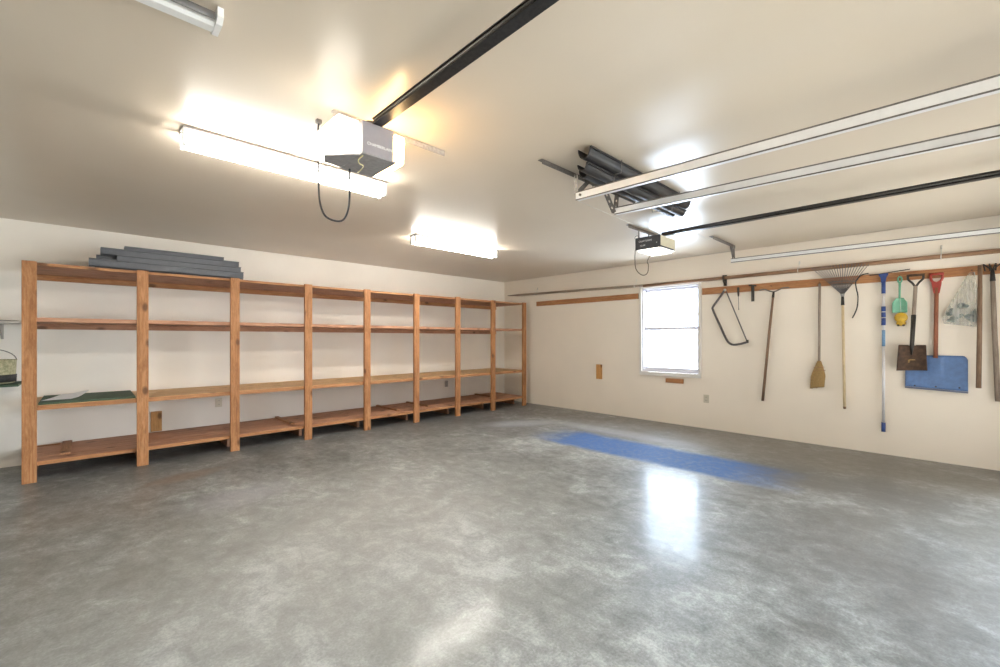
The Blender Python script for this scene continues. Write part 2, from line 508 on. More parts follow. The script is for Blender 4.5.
# ------------------------------------------------------------------ the room
XL, YR = -9.4, -7.4
WY0, WY1, WZ0, WZ1 = -4.095, -3.18, 0.745, 2.135          # window opening in wall_right
solo('floor', MB().box(XL, 0.2, YR, 0.2, -0.15, 0.0), 'floor', 'grey sealed concrete garage floor with blue sky light painted in as a strip', 'floor', (0, 0, 0), kind='structure')
def ceil_mesh():
    m = MB().box(XL, 0.2, YR, 0.2, H + 0.012, H + 0.15)
    def wav(u, v):
        x, y = XL + (0.2 - XL) * u, YR + (0.2 - YR) * v
        return (x, y, H + 0.0035 * (1 + math.sin(2.1 * x + 0.7 * math.sin(1.3 * y))) * 0.5 + 0.004 * (1 + math.sin(2.9 * y + 0.9 * math.sin(1.1 * x))) * 0.5)
    m.grid(wav, 90, 70)
    return m
solo('ceiling', ceil_mesh(), 'ceiling', 'semi gloss cream painted garage ceiling', 'ceiling', (0, 0, H), kind='structure')
solo('wall_left', MB().box(XL, 0.2, 0.0, 0.2, 0, H), 'wall_b', 'off white painted wall behind the long shelving', 'wall', (0, 0, 0), kind='structure')
mb = MB()
mb.box(0, 0.2, YR, WY0, 0, H); mb.box(0, 0.2, WY1, 0.0, 0, H)
mb.box(0, 0.2, WY0, WY1, 0, WZ0); mb.box(0, 0.2, WY0, WY1, WZ1, H)
solo('wall_right', mb, 'wall', 'cream painted wall with the window and the hung tools', 'wall', (0, 0, 0), kind='structure')
mb = MB()
DZ = 2.12  # doorway height; both doorways left open to admit added fill daylight
for x0_, x1_ in ((XL, -7.0), (-3.95, -3.40), (-0.42, 0.2)):
    mb.box(x0_, x1_, YR - 0.2, YR, 0, DZ)
mb.box(XL, 0.2, YR - 0.2, YR, DZ, H)
solo('wall_rear', mb, 'wall', 'cream painted wall with two garage doorways opened for added fill light', 'wall', (0, YR, 0), kind='structure')
solo('bounce_driveway', MB().box(-22, 8, -26, YR, -0.2, -0.02), 'bounce_driveway', 'unseen pale concrete driveway outside the garage doorways', 'bounce_driveway', (0, YR, -0.02), kind='structure')  # unseen ground, added to bounce daylight up to the ceiling
solo('wall_side', MB().box(XL - 0.2, XL, YR, 0.2, 0, H), 'wall_b', 'off white wall opposite the window', 'wall', (XL, 0, 0), kind='structure')

# window_1
w = thing('window_1', 'small double hung window with a grey frame in the tool wall', 'window', (0, -3.64, WZ0))
w['kind'] = 'structure'
mb = MB()
fy0, fy1, fz0, fz1 = -4.12, -3.155, 0.725, 2.15
t = 0.034
mb.box(-0.03, 0.0, fy0, fy0 + t, fz0, fz1, 0.004); mb.box(-0.03, 0.0, fy1 - t, fy1, fz0, fz1, 0.004)
mb.box(-0.03, 0.0, fy0 + t, fy1 - t, fz1 - t, fz1, 0.004); mb.box(-0.034, 0.0, fy0 + t, fy1 - t, fz0, fz0 + 0.06, 0.004)
part('window_trim', mb, 'window_trim', w)
mb = MB()
a0, a1, b0, b1 = fy0 + t, fy1 - t, fz0 + 0.06, fz1 - t
for y0, y1, z0, z1 in ((a0, a0 + .022, b0, b1), (a1 - .022, a1, b0, b1), (a0 + .022, a1 - .022, b1 - .022, b1), (a0 + .022, a1 - .022, b0, b0 + .03)):
    mb.box(0.0, 0.11, y0, y1, z0, z1)
part('window_frame', mb, 'window_frame', w)
def sash(z0, z1, x):
    m = MB()
    y0, y1 = a0 + .018, a1 - .018
    for q in ((y0, y0 + .022, z0, z1), (y1 - .022, y1, z0, z1), (y0 + .022, y1 - .022, z1 - .040, z1), (y0 + .022, y1 - .022, z0, z0 + .040)):
        m.box(x, x + 0.028, *q, 0.003)
    s = part('sash', m, 'window_frame', w)
    part('pane', MB().box(x + 0.012, x + 0.016, y0 + .020, y1 - .020, z0 + .038, z1 - .038), 'glass', s)
sash(b0 + .03, 1.488, 0.035)
sash(1.436, b1 - .020, 0.07)

# ------------------------------------------------------------------ shelving
SY = -0.894
PX = [-6.861, -6.074, -5.247, -4.418, -3.602, -2.780, -1.962, -1.147, -0.319]
sh = thing('shelving_unit', 'long built in wooden shelving of eight bays along the left wall', 'shelving', (-3.59, -0.45, 0))
for i, x in enumerate(PX):
    wv = random.uniform(-0.002, 0.002)
    part('post', MB().box(x - 0.0465 + wv, x + 0.0465 + wv, SY, SY + 0.038, 0, 2.008 + random.uniform(-.004, .004), 0.003), 'post', sh)
def shelf(z, th, mat, edge_mat):
    m = MB()
    x0, x1 = PX[0] - 0.045, PX[-1] + 0.045
    yf, yb = SY + 0.039, -0.004
    nb = 4
    wd = (yb - yf) / nb
    for k in range(nb):
        joints = [x0, PX[2] + (0.012 if k % 2 else 0.0), PX[5], x1] if k % 2 == 0 else [x0, PX[3], PX[6], x1]
        for a, b in zip(joints, joints[1:]):
            dz = random.uniform(-.0015, .0015)
            m.box(a + .0015, b - .0015, yf + k * wd + .002, yf + (k + 1) * wd - .002, z - th + dz, z + dz, 0.002)
    s = part('shelf', m, mat, sh)
    part('front_edge', MB().box(x0, x1, yf - 0.0005, yf + 0.02, z - th - 0.004, z - 0.002, 0.002), edge_mat, s)
    m = MB()
    m.box(x0, x1, -0.036, -0.003, z - th - 0.06, z - th - 0.001, 0.003)
    part('wall_ledger', m, edge_mat, s)
    return s
shelf(2.000, 0.024, 'board_red', 'edge')
shelf(1.497, 0.034, 'board_red', 'board_red')
s3 = shelf(0.692, 0.040, 'board_pine', 'edge')
s4 = shelf(0.182, 0.034, 'board_red', 'edge')
for x in PX:
    part('floor_sleeper', MB().box(x - 0.019, x + 0.019, SY + 0.30, -0.05, 0.0, 0.145), 'board_red', s4)

# loose battens lying across the bottom shelf
bat = [(-4.548, -0.70, -0.02, 0.045, 'third bay from the left'), (-3.0, -0.70, -0.03, 0.045, 'fifth bay from the left'),
       (-2.43, -0.70, -0.03, 0.040, 'sixth bay from the left'), (-0.85, -0.62, -0.03, 0.05, 'last bay by the corner')]
for x, y0, y1, wd, where in bat:
    solo('loose_batten', MB().box(x - wd / 2, x + wd / 2, y0, y1, 0.1842, 0.206, 0.003), 'batten',
         'narrow wooden batten lying across the bottom shelf in the ' + where, 'batten', (x, (y0 + y1) / 2, 0.184), 'loose battens on the bottom shelf')
solo('loose_board', MB().box(-6.675, -6.60, -0.71, -0.02, 0.1842, 0.203, 0.003), 'batten',
     'short dark board lying front to back on the bottom shelf by the leftmost post', 'board', (-6.637, -0.36, 0.184))
solo('thin_strip', MB().box(-6.88, -6.69, -0.09, -0.05, 0.1842, 0.192, 0.001), 'edge',
     'thin wooden strip at the back of the bottom shelf beside the leftmost post', 'strip', (-6.78, -0.07, 0.184))

# green sheet and papers on the third shelf
solo('green_sheet', MB().box(-6.81, -6.125, -0.835, -0.10, 0.6945, 0.712, 0.003), 'green_felt',
     'dark green sheet lying on the shelf in the first bay', 'sheet', (-6.47, -0.47, 0.6945))
def papers(x0, x1, y0, y1, zb, lift, skew):
    m = MB()
    def fn(u, v):
        x = x0 + (x1 - x0) * u + skew * v
        y = y0 + (y1 - y0) * v
        return (x, y, zb + lift * max(0, v - 0.35) ** 1.6 * (0.4 + 0.6 * u) + 0.004 * math.sin(5 * u + 3 * v) * v)
    m.grid(fn, 14, 14)
    return m.solid(0.002)
solo('paper_sheets', papers(-6.80, -6.60, -0.64, -0.24, 0.7145, 0.07, 0.13), 'paper', 'white papers with a raised corner lying on the green sheet', 'paper', (-6.65, -0.45, 0.714))

# grey channels stacked on the top shelf
def channel(y0, w_, z0, h_, x0, x1, label):
    t_ = 0.006
    p = [(y0, z0), (y0 + t_, z0), (y0 + t_, z0 + h_ - t_), (y0 + w_ - t_, z0 + h_ - t_), (y0 + w_ - t_, z0), (y0 + w_, z0), (y0 + w_, z0 + h_), (y0, z0 + h_)]
    m = MB().prism(p, 'x', x0, x1)
    m.prism([(y0 - 0.014, z0 + h_ - .008), (y0 - .0003, z0 + h_ - .008), (y0 - .0003, z0 + h_), (y0 - 0.014, z0 + h_)], 'x', x0, x1)
    solo('grey_channel', m, 'channel', label, 'channel', ((x0 + x1) / 2, y0 + w_ / 2, z0), 'grey channels on top of the shelving')
zt = 2.013
channel(-0.900, 0.13, zt, 0.068, -6.475, -5.165, 'front slate grey channel in the bottom layer on top of the shelving')
channel(-0.755, 0.13, zt, 0.068, -6.43, -5.14, 'middle slate grey channel in the bottom layer, behind the front one')
channel(-0.610, 0.13, zt, 0.068, -6.40, -5.10, 'rear slate grey channel in the bottom layer of the pile')
channel(-0.872, 0.12, zt + 0.071, 0.056, -6.27, -5.185, 'short slate grey channel in the second layer, set back beside the dark gap')
channel(-0.735, 0.12, zt + 0.071, 0.056, -6.42, -5.17, 'slate grey channel in the second layer, behind the short one')
channel(-0.850, 0.12, zt + 0.130, 0.060, -6.39, -5.20, 'slate grey channel in the third layer with its open end showing left')
channel(-0.712, 0.12, zt + 0.130, 0.060, -6.36, -5.17, 'slate grey channel in the third layer, at the back')
channel(-0.79, 0.12, zt + 0.193, 0.042, -6.21, -5.34, 'shortest slate grey channel lying on the very top of the pile')

# little shelf, canvas and basket left of the shelving
ws = thing('wall_shelf', 'white wall shelf cut off at the left edge, beside the leftmost post', 'shelf', (-7.5, -0.2, 1.445))
part('board', MB().box(-8.1, -6.955, -0.45, -0.002, 1.452, 1.474, 0.002), 'shelf_white', ws)
for x in (-7.7, -7.1):
    part('bracket', MB().prism([(-0.002, 1.30), (-0.02, 1.30), (-0.32, 1.435), (-0.32, 1.451), (-0.002, 1.451)], 'x', x - .008, x + .008), 'metal_zinc', ws)
m = MB()
m.grid(lambda u, v: (-8.0 + 1.03 * u, -0.43 + 0.36 * v, 1.4755 + (0.032 * (1 - u) ** 0.7 + 0.004) * (0.35 + math.sin(PI * min(1, max(0, v))) * 0.65)), 20, 8)
m.grid(lambda u, v: (-8.0 + 1.03 * u, -0.43 + 0.36 * v, 1.4752), 20, 8)
bmesh.ops.remove_doubles(m.bm, verts=m.bm.verts, dist=0.0005)
solo('folded_canvas', m, 'tarp', 'dark olive folded canvas lying on the white wall shelf', 'canvas', (-7.5, -0.25, 1.475))
gs = thing('green_wall_shelf', 'small dark green wall shelf under the basket at the left edge', 'shelf', (-7.2, -0.2, 0.84))
part('board', MB().box(-7.62, -6.96, -0.46, -0.002, 0.846, 0.868, 0.002), 'green_felt', gs)
part('bracket', MB().prism([(-0.002, 0.72), (-0.02, 0.72), (-0.30, 0.83), (-0.30, 0.845), (-0.002, 0.845)], 'x', -7.4, -7.385), 'metal_zinc', gs)
bk = thing('basket', 'cream and green patterned basket with a wire handle, left of the shelving', 'basket', (-7.17, -0.24, 0.869))
prof = [(0.15, 0.869), (0.172, 0.875), (0.178, 0.96), (0.185, 1.09), (0.19, 1.095), (0.186, 1.10), (0.178, 1.092), (0.17, 0.96), (0.15, 0.90)]
part('body', MB().lathe((-7.17, -0.24, 0), prof), 'basket_cream', bk)
part('band', MB().lathe((-7.17, -0.24, 0), [(0.1755, 0.885), (0.183, 0.887), (0.1855, 0.955), (0.1785, 0.957)]), 'basket_dark', bk, 'dark band around the basket')
part('handle', MB().tube([(-7.17 + 0.183 * math.cos(a), -0.24 - 0.05 * math.sin(a), 1.092 + 0.115 * math.sin(a)) for a in [PI * i / 16 for i in range(17)]], 0.004, 8), 'metal_dark', bk)

# ------------------------------------------------------------------ wall plates and outlets
def plate(x0, x1, y0, y1, z0, z1, label):
    solo('wood_plate', MB().box(x0, x1, y0, y1, z0, z1, 0.003), M['plate_z'] if (z1 - z0) > 0.15 else 'rail_wood', label, 'wood block', ((x0 + x1) / 2, (y0 + y1) / 2, z0))
M['plate_z'] = wood('plate_wood', (0.62, 0.36, 0.14), (0.53, 0.27, 0.09), (0.28, 0.13, 0.05), 'z')
plate(-0.02, -0.001, -2.44, -2.325, 0.60, 0.855, 'small upright wooden plate on the wall left of the window')
plate(-0.02, -0.001, -3.86, -3.585, 0.627, 0.695, 'small flat wooden plate on the wall under the window')
plate(-5.935, -5.83, -0.02, -0.001, 0.19, 0.43, 'upright wooden plate on the wall behind the second shelving bay')
def outlet(c, axis, mat, label):
    o = thing('outlet', label, 'outlet', c)
    x, y, z = c
    hw, hh = 0.037, 0.058
    if axis == 'x':
        part('cover_plate', MB().box(x - .007, x - .0005, y - hw, y + hw, z - hh, z + hh, 0.002), mat, o)
        for s in (-1, 1):
            m = MB()
            m.prism([(y + .018 * math.cos(a), z + s * .024 + .016 * math.sin(a)) for a in [2 * PI * i / 16 for i in range(16)]], 'x', x - .009, x - .0072)
            k = part('socket', m, mat, o)
            part('slots', MB().box(x - .0098, x - .0092, y - .008, y - .005, z + s * .024 - .006, z + s * .024 + .006).box(x - .0098, x - .0092, y + .005, y + .008, z + s * .024 - .006, z + s * .024 + .006), 'slot', k)
    else:
        part('cover_plate', MB().box(x - hw, x + hw, y - .007, y - .0005, z - hh, z + hh, 0.002), mat, o)
        for s in (-1, 1):
            m = MB()
            m.prism([(x + .018 * math.cos(a), z + s * .024 + .016 * math.sin(a)) for a in [2 * PI * i / 16 for i in range(16)]], 'y', y - .009, y - .0072)
            k = part('socket', m, mat, o)
            part('slots', MB().box(x - .008, x - .005, y - .0098, y - .0092, z + s * .024 - .006, z + s * .024 + .006).box(x + .005, x + .008, y - .0098, y - .0092, z + s * .024 - .006, z + s * .024 + .006), 'slot', k)
outlet((0, -4.187, 0.433), 'x', 'outlet', 'beige electrical outlet low on the wall right of the window')
outlet((-5.242, 0, 0.47), 'y', 'outlet', 'beige electrical outlet behind the second bay of the shelving')
outlet((-1.55, 0, 0.45), 'y', 'outlet_grey', 'grey electrical outlet behind the seventh bay of the shelving')

# ------------------------------------------------------------------ ceiling light fixtures
def strip_light(x0, x1, y, lit, label, group=None):
    f = thing('strip_light', label, 'ceiling light', ((x0 + x1) / 2, y + 0.07, H), group)
    zb = H - 0.014
    part('reflector', MB().prism([(y, zb), (y + .004, zb), (y + .030, zb + .004), (y + .110, zb + .004), (y + .136, zb), (y + .140, zb), (y + .140, H - .0008), (y, H - .0008)], 'x', x0, x1), 'channel_lip' if lit else 'white_paint', f)
    zt_ = H - 0.078
    part('ballast_cover', MB().prism([(y + .046, zb + .003), (y + .094, zb + .003), (y + .084, zb - .022), (y + .056, zb - .022)], 'x', x0 + .03, x1 - .03), 'white_paint', f)
    for yy in (y + .028, y + .112):
        part('tube', MB().cyl((x0 + .030, yy, zt_), (x1 - .030, yy, zt_), 0.020, n=16), 'tube_lit' if lit else 'tube_off', f, 'lit fluorescent tube' if lit else None)
        for x in (x0 + .010, x1 - .010):
            part('lamp_holder', MB().prism([(yy - .018, zb - .0005), (yy + .018, zb - .0005), (yy + .014, zt_ - .020), (yy + .006, zt_ - .028), (yy - .006, zt_ - .028), (yy - .014, zt_ - .020)], 'x', x - .009, x + .009), 'white_paint', f)
    return f
strip_light(-6.095, -4.800, -3.594, True, 'lit fluorescent strip light beside the grey garage door opener')
strip_light(-3.727, -2.419, -2.337, True, 'lit fluorescent strip light near the middle of the shelving')
f = thing('strip_light', 'unlit fluorescent strip light cut off at the top of the photo', 'ceiling light', (-6.75, -4.69, H))
part('housing', MB().prism([(-4.715, H - .0008), (-4.645, H - .0008), (-4.650, H - .040), (-4.660, H - .046), (-4.700, H - .046), (-4.712, H - .036)], 'x', -7.40, -6.13), 'white_paint', f)
part('tube', MB().cyl((-7.37, -4.742, H - .030), (-6.15, -4.742, H - .030), 0.0125, n=14), 'tube_off', f, 'dark unlit tube')
for x in (-7.385, -6.135):
    part('lamp_holder', MB().prism([(-4.760, H - .0008), (-4.640, H - .0008), (-4.640, H - .040), (-4.655, H - .052), (-4.735, H - .052), (-4.760, H - .036)], 'x', x - .010, x + .010), 'white_paint', f)

# ------------------------------------------------------------------ garage door openers
def text_mesh(body, size, matrix, name, mat, parent, label=None):
    cu = bpy.data.curves.new(name, 'FONT')
    cu.body = body
    cu.size = size
    cu.extrude = 0.0004
    cu.align_x = 'CENTER'
    cu.align_y = 'CENTER'
    tmp = bpy.data.objects.new(name + '_tmp', cu)
    C.objects.link(tmp)
    dg = bpy.context.evaluated_depsgraph_get()
    me = bpy.data.meshes.new_from_object(tmp.evaluated_get(dg))
    bpy.data.objects.remove(tmp)
    base = BASE[parent.name]
    for v in me.vertices:
        v.co = matrix @ v.co - base
    me.name = name
    me.materials.clear()
    me.materials.append(M[mat])
    o = bpy.data.objects.new(name, me)
    C.objects.link(o)
    o.parent = parent
    BASE[o.name] = base
    if label:
        o['label'] = label
    return o

op = thing('door_opener', 'grey garage door opener with two glowing lamp covers and a hanging cord', 'door opener', (-5.40, -4.42, H))
X0, X1, Y0, Y1, Z0, Z1 = -5.489, -5.314, -4.575, -4.31, 2.24, 2.405
body = part('housing', MB().box(X0, X1, Y0, Y1, Z0 + .004, Z1, 0.006), 'opener_grey', op)
part('bottom_plate', MB().box(X0 - .004, X1 + .012, Y0 - .006, Y1 + .006, Z0 - .006, Z0 + .0035, 0.002), 'opener_under', op, 'dark bottom plate')
m = MB().prism([(Y0 + .03, Z0 + .0), (Y1 - .01, Z0 + .0), (Y1 - .01, Z1 - .01), (Y0 + .012, Z1 - .01)], 'x', X0 - .135, X0 - .001, 0.015)
part('lamp_cover', m, 'lens_white', op, 'bright white lamp cover')
m = MB().prism([(Y0 + .03, Z0 + .01), (Y1 - .01, Z0 + .01), (Y1 - .01, Z1 - .01), (Y0 + .012, Z1 - .01)], 'x', X1 + .001, X1 + .085, 0.015)
part('lamp_cover', m, 'lens_warm', op, 'warm glowing lamp cover')
part('underside_tray', MB().prism([(X0 - .13, Y0 + .16), (X0 - .03, Y0 + .04), (X0 - .006, Y0 + .03), (X0 - .006, Y1 - .02), (X0 - .10, Y1 - .03)], 'z', Z0 - .007, Z0 - .001), 'opener_under', op)
text_mesh('CHAMBERLAIN', 0.021, Matrix.Translation((-5.395, Y0 - .0008, Z0 + 0.055)) @ Matrix.Rotation(PI / 2, 4, 'X'), 'lettering', 'ink_white', op)
# hanging angle and straps
m = MB()
m.prism([(-4.352, H - .001), (-4.317, H - .001), (-4.317, H - .004), (-4.348, H - .004), (-4.348, H - .034), (-4.352, H - .034)], 'x', -5.545, -4.815)
part('ceiling_angle', m, 'metal_zinc', op)
for x in (X0 + .02, X1 - .02):
    part('hanger_strap', MB().box(x - .012, x + .012, -4.3165, -4.3135, Z1 - .03, H - .0045), 'metal_zinc', op)
def opener_rail(x, y1, z, par, mat='rail_black'):
    m = MB()
    m.prism([(x - .026, z), (x + .026, z), (x + .026, z + .005), (x + .005, z + .005), (x + .005, z + .034), (x + .020, z + .034), (x + .020, z + .039), (x - .020, z + .039), (x - .020, z + .034), (x - .005, z + .034), (x - .005, z + .005), (x - .026, z + .005)], 'y', YR + .03, y1)
    r = part('rail', m, mat, par)
    for s in (-1, 1):
        ch = MB()
        ch.tube([(x + s * .018, YR + .08, z + .02), (x + s * .018, y1 - .02, z + .02)], 0.0065, 6)
        part('chain', ch, 'chain', r)
    part('wall_bracket', MB().box(x - .05, x + .05, YR + .001, YR + .029, z - .03, z + .07, 0.003), 'metal_zinc', par)
    return r
opener_rail(-5.403, Y0 + .03, 2.408, op)
part('sprocket', MB().lathe((-5.415, Y0 + .06, 0), [(0.03, 2.406), (0.034, 2.41), (0.034, 2.43), (0.03, 2.434)]), 'metal_dark', op)
# power cord: from the ceiling, down in a loop and back up under the housing
cp = smooth_path([(-5.56, -4.19, H - .02), (-5.565, -4.195, 2.44), (-5.57, -4.215, 2.20), (-5.575, -4.24, 2.06), (-5.56, -4.27, 1.975), (-5.52, -4.30, 1.945), (-5.475, -4.315, 1.955), (-5.45, -4.325, 2.02), (-5.445, -4.33, 2.12), (-5.448, -4.335, 2.20), (-5.45, -4.34, Z0 - .004)], 6)
part('power_cord', MB().tube(cp, 0.0052, 8), 'cord_dark', op)
part('plug', MB().box(-5.575, -5.545, -4.203, -4.177, H - .024, H - .001, 0.005), 'metal_dark', op)
part('wire', MB().tube(smooth_path([(-5.478, -4.555, Z0 - .006), (-5.49, -4.53, Z0 - .024), (-5.47, -4.50, Z0 - .03), (-5.43, -4.46, Z0 - .022), (-5.42, -4.38, Z0 - .03), (-5.40, -4.34, Z0 - .008)], 6), 0.003, 6), 'cord_yellow', op, 'loose pale yellow wire')

op2 = thing('door_opener', 'small garage door opener with a black side panel and cream end, by the tracks', 'door opener', (-2.0, -4.40, H))
x0, x1, y0, y1, z0, z1 = -2.20, -1.845, -4.55, -4.27, 2.262, 2.385
part('housing', MB().box(x0 + .006, x1, y0, y1 - .012, z0, z1, 0.006), 'opener_cream', op2)
part('side_panel', MB().box(x0 - .004, x0 + .005, y0 - .002, y1, z0 - .004, z1 + .004, 0.002), 'opener_dark', op2, 'black side panel with white lettering')
part('rear_panel', MB().box(x0 + .006, x1, y1 - .0115, y1, z0, z1, 0.003), 'white_paint', op2)
part('lamp_cover', MB().prism([(x0 + .01, z0 - .001), (x1 - .01, z0 - .001), (x1 - .03, z0 - .022), (x0 + .02, z0 - .022)], 'y', y0 + .02, y1 - .02, 0.008), 'lens_small', op2, 'glowing white lamp cover underneath')
part('lower_trim', MB().box(x0 + .0, x1 - .06, y0 - .010, y0 - .001, z0 - .006, z0 + .012, 0.003), 'opener_dark', op2)
R2 = Matrix.Rotation(-PI / 2, 4, 'Z') @ Matrix.Rotation(PI / 2, 4, 'X')
text_mesh('CRAFTSMAN', 0.026, Matrix.Translation((x0 - .0048, -4.385, z0 + 0.082)) @ R2, 'lettering', 'ink_white', op2)
text_mesh('1/2 HP', 0.022, Matrix.Translation((x0 - .0048, -4.355, z0 + 0.036)) @ R2, 'lettering', 'ink_white', op2)
part('indicator_dot', MB().box(x0 - .0055, x0 - .0042, -4.517, -4.507, z0 + .045, z0 + .053), 'ink_white', op2)
part('ceiling_angle', MB().prism([(-4.262, H - .001), (-4.232, H - .001), (-4.232, H - .004), (-4.258, H - .004), (-4.258, H - .034), (-4.262, H - .034)], 'x', -2.33, -1.62), 'metal_dark', op2)
for x in (x0 + .08, x1 - .05):
    part('hanger_strap', MB().box(x - .012, x + .012, -4.2685, -4.2635, z1 - .03, H - .004), 'metal_dark', op2)
opener_rail(-2.045, y0 + .06, 2.40, op2)
part('clip_loop', MB().tube(arc((x0 - .004, y1 - .02, z1 + .004), 0.026, 0, PI, 10, 'yz'), 0.003, 6), 'cord_dark', op2)
cp = smooth_path([(-2.19, -4.262, z0 + .005), (-2.195, -4.262, 2.17), (-2.19, -4.265, 2.08), (-2.17, -4.29, 2.02), (-2.145, -4.335, 1.99), (-2.12, -4.37, 2.02), (-2.115, -4.375, 2.10), (-2.11, -4.36, 2.14), (-2.10, -4.385, 2.20), (-2.09, -4.385, z0 - .024)], 6)
part('power_cord', MB().tube(cp, 0.005, 8), 'cord_brown', op2)

# ------------------------------------------------------------------ door tracks
def track(x, yend, z0, z1, opening, label, hang):
    """C track along y then curving down the wall; opening = +1/-1 side of the open lip"""
    o = thing('door_track', label, 'door track', (x, yend, z0))
    R_ = 0.32
    yc = YR + .12 + R_
    prof = [(0, -.5), (1, -.5), (1, -.32), (0.86, -.32), (0.86, -.44), (0.09, -.44), (0.09, .44), (0.7, .44), (0.7, .34), (0.84, .34), (0.84, .5), (0, .5)]
    hgt = z1 - z0
    zm = (z0 + z1) / 2
    path = [((x, yend, zm), (0, 0, 1))]
    zm -= hang * (yend - yc)                     # the rails fall a little towards the doorways
    path.append(((x, yc, zm), (0, 0, 1)))
    for i in range(1, 9):
        a = PI / 2 * i / 8
        path.append(((x, yc - R_ * math.sin(a), zm - R_ + R_ * math.cos(a)), (0, -math.sin(a), math.cos(a))))
    path.append(((x, yc - R_, 0.02), (0, -1, 0)))
    m = MB()
    rings = []
    for p, up in path:
        p, up = Vector(p), Vector(up)
        rings.append([m.bm.verts.new(p + Vector((opening * a * 0.042, 0, 0)) + up * b * hgt) for a, b in prof])
    n = len(prof)
    for A, B in zip(rings, rings[1:]):
        for i in range(n):
            j = (i + 1) % n
            m.face([A[i], A[j], B[j], B[i]])
    m.face(rings[0]); m.face(rings[-1][::-1])
    rl = part('rail', m, 'metal', o)
    for sgn in (-1, 1):
        part('rolled_edge', MB().tube([Vector(p) + Vector(up) * sgn * hgt * .5 for p, up in path], 0.0042, 8), 'metal_dark', rl)
    return o

def perf_angle(p0, p1, w_=0.036):
    """slotted angle hanging iron along p0-p1"""
    m = MB()
    p0, p1 = Vector(p0), Vector(p1)
    L = (p1 - p0).length
    d = (p1 - p0) / L
    ax = Vector((0, 1, 0)) if abs(d.y) < 0.8 else Vector((1, 0, 0))
    k = max(2, int(L / 0.05))
    for i in range(k):
        a, b = p0 + d * (L * i / k), p0 + d * (L * (i + 0.62) / k)
        m.obox(a, b, w_, 0.003, (0, 0, 1) if abs(d.z) < 0.8 else (1, 0, 0))
        c = p0 + d * (L * (i + 1) / k)
        sd = d.cross(Vector((0, 0, 1)) if abs(d.z) < 0.8 else Vector((1, 0, 0))).normalized()
        for s in (-1, 1):
            m.obox(b - d * .001 + sd * s * w_ * 0.33, c + d * .001 + sd * s * w_ * 0.33, w_ * 0.33, 0.003, (0, 0, 1) if abs(d.z) < 0.8 else (1, 0, 0))
    return m

t1 = track(-3.93, -4.745, 2.310, 2.364, 1, 'silver garage door track nearest the centre of the ceiling', 0.018)
m = perf_angle((-4.27, -4.695, H - .003), (-3.02, -4.695, H - .003), 0.036)
m.box(-4.27, -3.02, -4.716, -4.7135, H - .036, H - .002)
part('ceiling_angle', m, 'metal_dark', t1, 'dark slotted angle iron under the ceiling')
part('hanger_strap', perf_angle((-3.915, -4.735, 2.36), (-3.915, -4.735, H - .02), 0.036), 'metal_zinc', t1)
part('brace', MB().obox((-3.90, -4.728, 2.362), (-3.74, -4.728, H - .02), 0.004, 0.034, (0, 0, 1)), 'metal_dark', t1)
part('track_bolt', MB().cyl((-3.94, -4.785, 2.337), (-3.91, -4.785, 2.337), 0.009, n=8), 'metal_dark', t1)
t2 = track(-3.39, -4.735, 2.318, 2.368, 1, 'silver garage door track in the middle, above the second opener', 0.029)
part('hanger_strap', perf_angle((-3.385, -4.728, 2.33), (-3.54, -4.728, H - .02), 0.042), 'metal_dark', t2)
part('hanger_strap', perf_angle((-3.375, -4.732, 2.33), (-3.345, -4.732, H - .02), 0.042), 'metal_dark', t2)
t3 = track(-0.44, -4.66, 2.298, 2.344, 1, 'silver garage door track beside the tool wall', 0.009)
m = perf_angle((-1.16, -4.675, H - .006), (-0.40, -4.675, H - .006), 0.045)
m.box(-1.16, -0.40, -4.70, -4.697, H - .042, H - .004)
part('ceiling_angle', m, 'metal_dark', t3, 'dark slotted angle iron under the ceiling')
part('hanger_strap', perf_angle((-0.40, -4.68, 2.31), (-0.42, -4.68, H - .02), 0.036), 'metal_dark', t3)
part('hanger_strap', perf_angle((-0.405, -4.69, 2.31), (-0.52, -4.69, H - .02), 0.036), 'metal_dark', t3)

# black gutter lengths stored over the two tracks
def gutter(x0, x1, y, z, w_, h_, label):
    m = MB()
    n = 12
    outer = [(y - w_ / 2 * math.cos(PI * i / n), z + h_ - h_ * math.sin(PI * i / n)) for i in range(n + 1)]
    inner = [(y + (w_ / 2 - .006) * math.cos(PI * i / n), z + h_ - (h_ - .006) * math.sin(PI * i / n)) for i in range(n + 1)]
    m.prism(outer + inner, 'x', x0, x1)
    m.prism([(y - w_ / 2 - .008, z + h_ - .012), (y - w_ / 2 - .0003, z + h_ - .012), (y - w_ / 2 - .0003, z + h_), (y - w_ / 2 - .008, z + h_)], 'x', x0, x1)
    return solo('black_gutter', m, 'pipe_black', label, 'gutter', ((x0 + x1) / 2, y, z), 'black gutters laid over the door tracks')
gutter(-4.22, -2.70, -5.02, 2.440, 0.095, 0.070, 'long black gutter length under the ceiling above both tracks, outermost of the bundle')
gutter(-4.03, -2.66, -4.885, 2.405, 0.085, 0.062, 'black gutter length above both tracks, nearest the angle iron')
gutter(-4.18, -2.68, -4.976, 2.386, 0.075, 0.050, 'black gutter length above both tracks, lowest of the bundle in the middle')
for x, lab in ((-3.86, 'thin steel strap holding the black gutters above the track nearest the centre'), (-2.95, 'thin steel strap holding the black gutters beyond the middle track')):
    m = MB().tube([(x, -5.075, H - .001), (x, -5.072, 2.435), (x, -5.025, 2.436), (x, -5.01, 2.382), (x, -4.94, 2.382), (x, -4.885, 2.400), (x, -4.838, 2.402), (x, -4.834, H - .001)], 0.003, 6)
    solo('gutter_strap', m, 'metal_dark', lab, 'strap', (x, -4.95, H - .001))

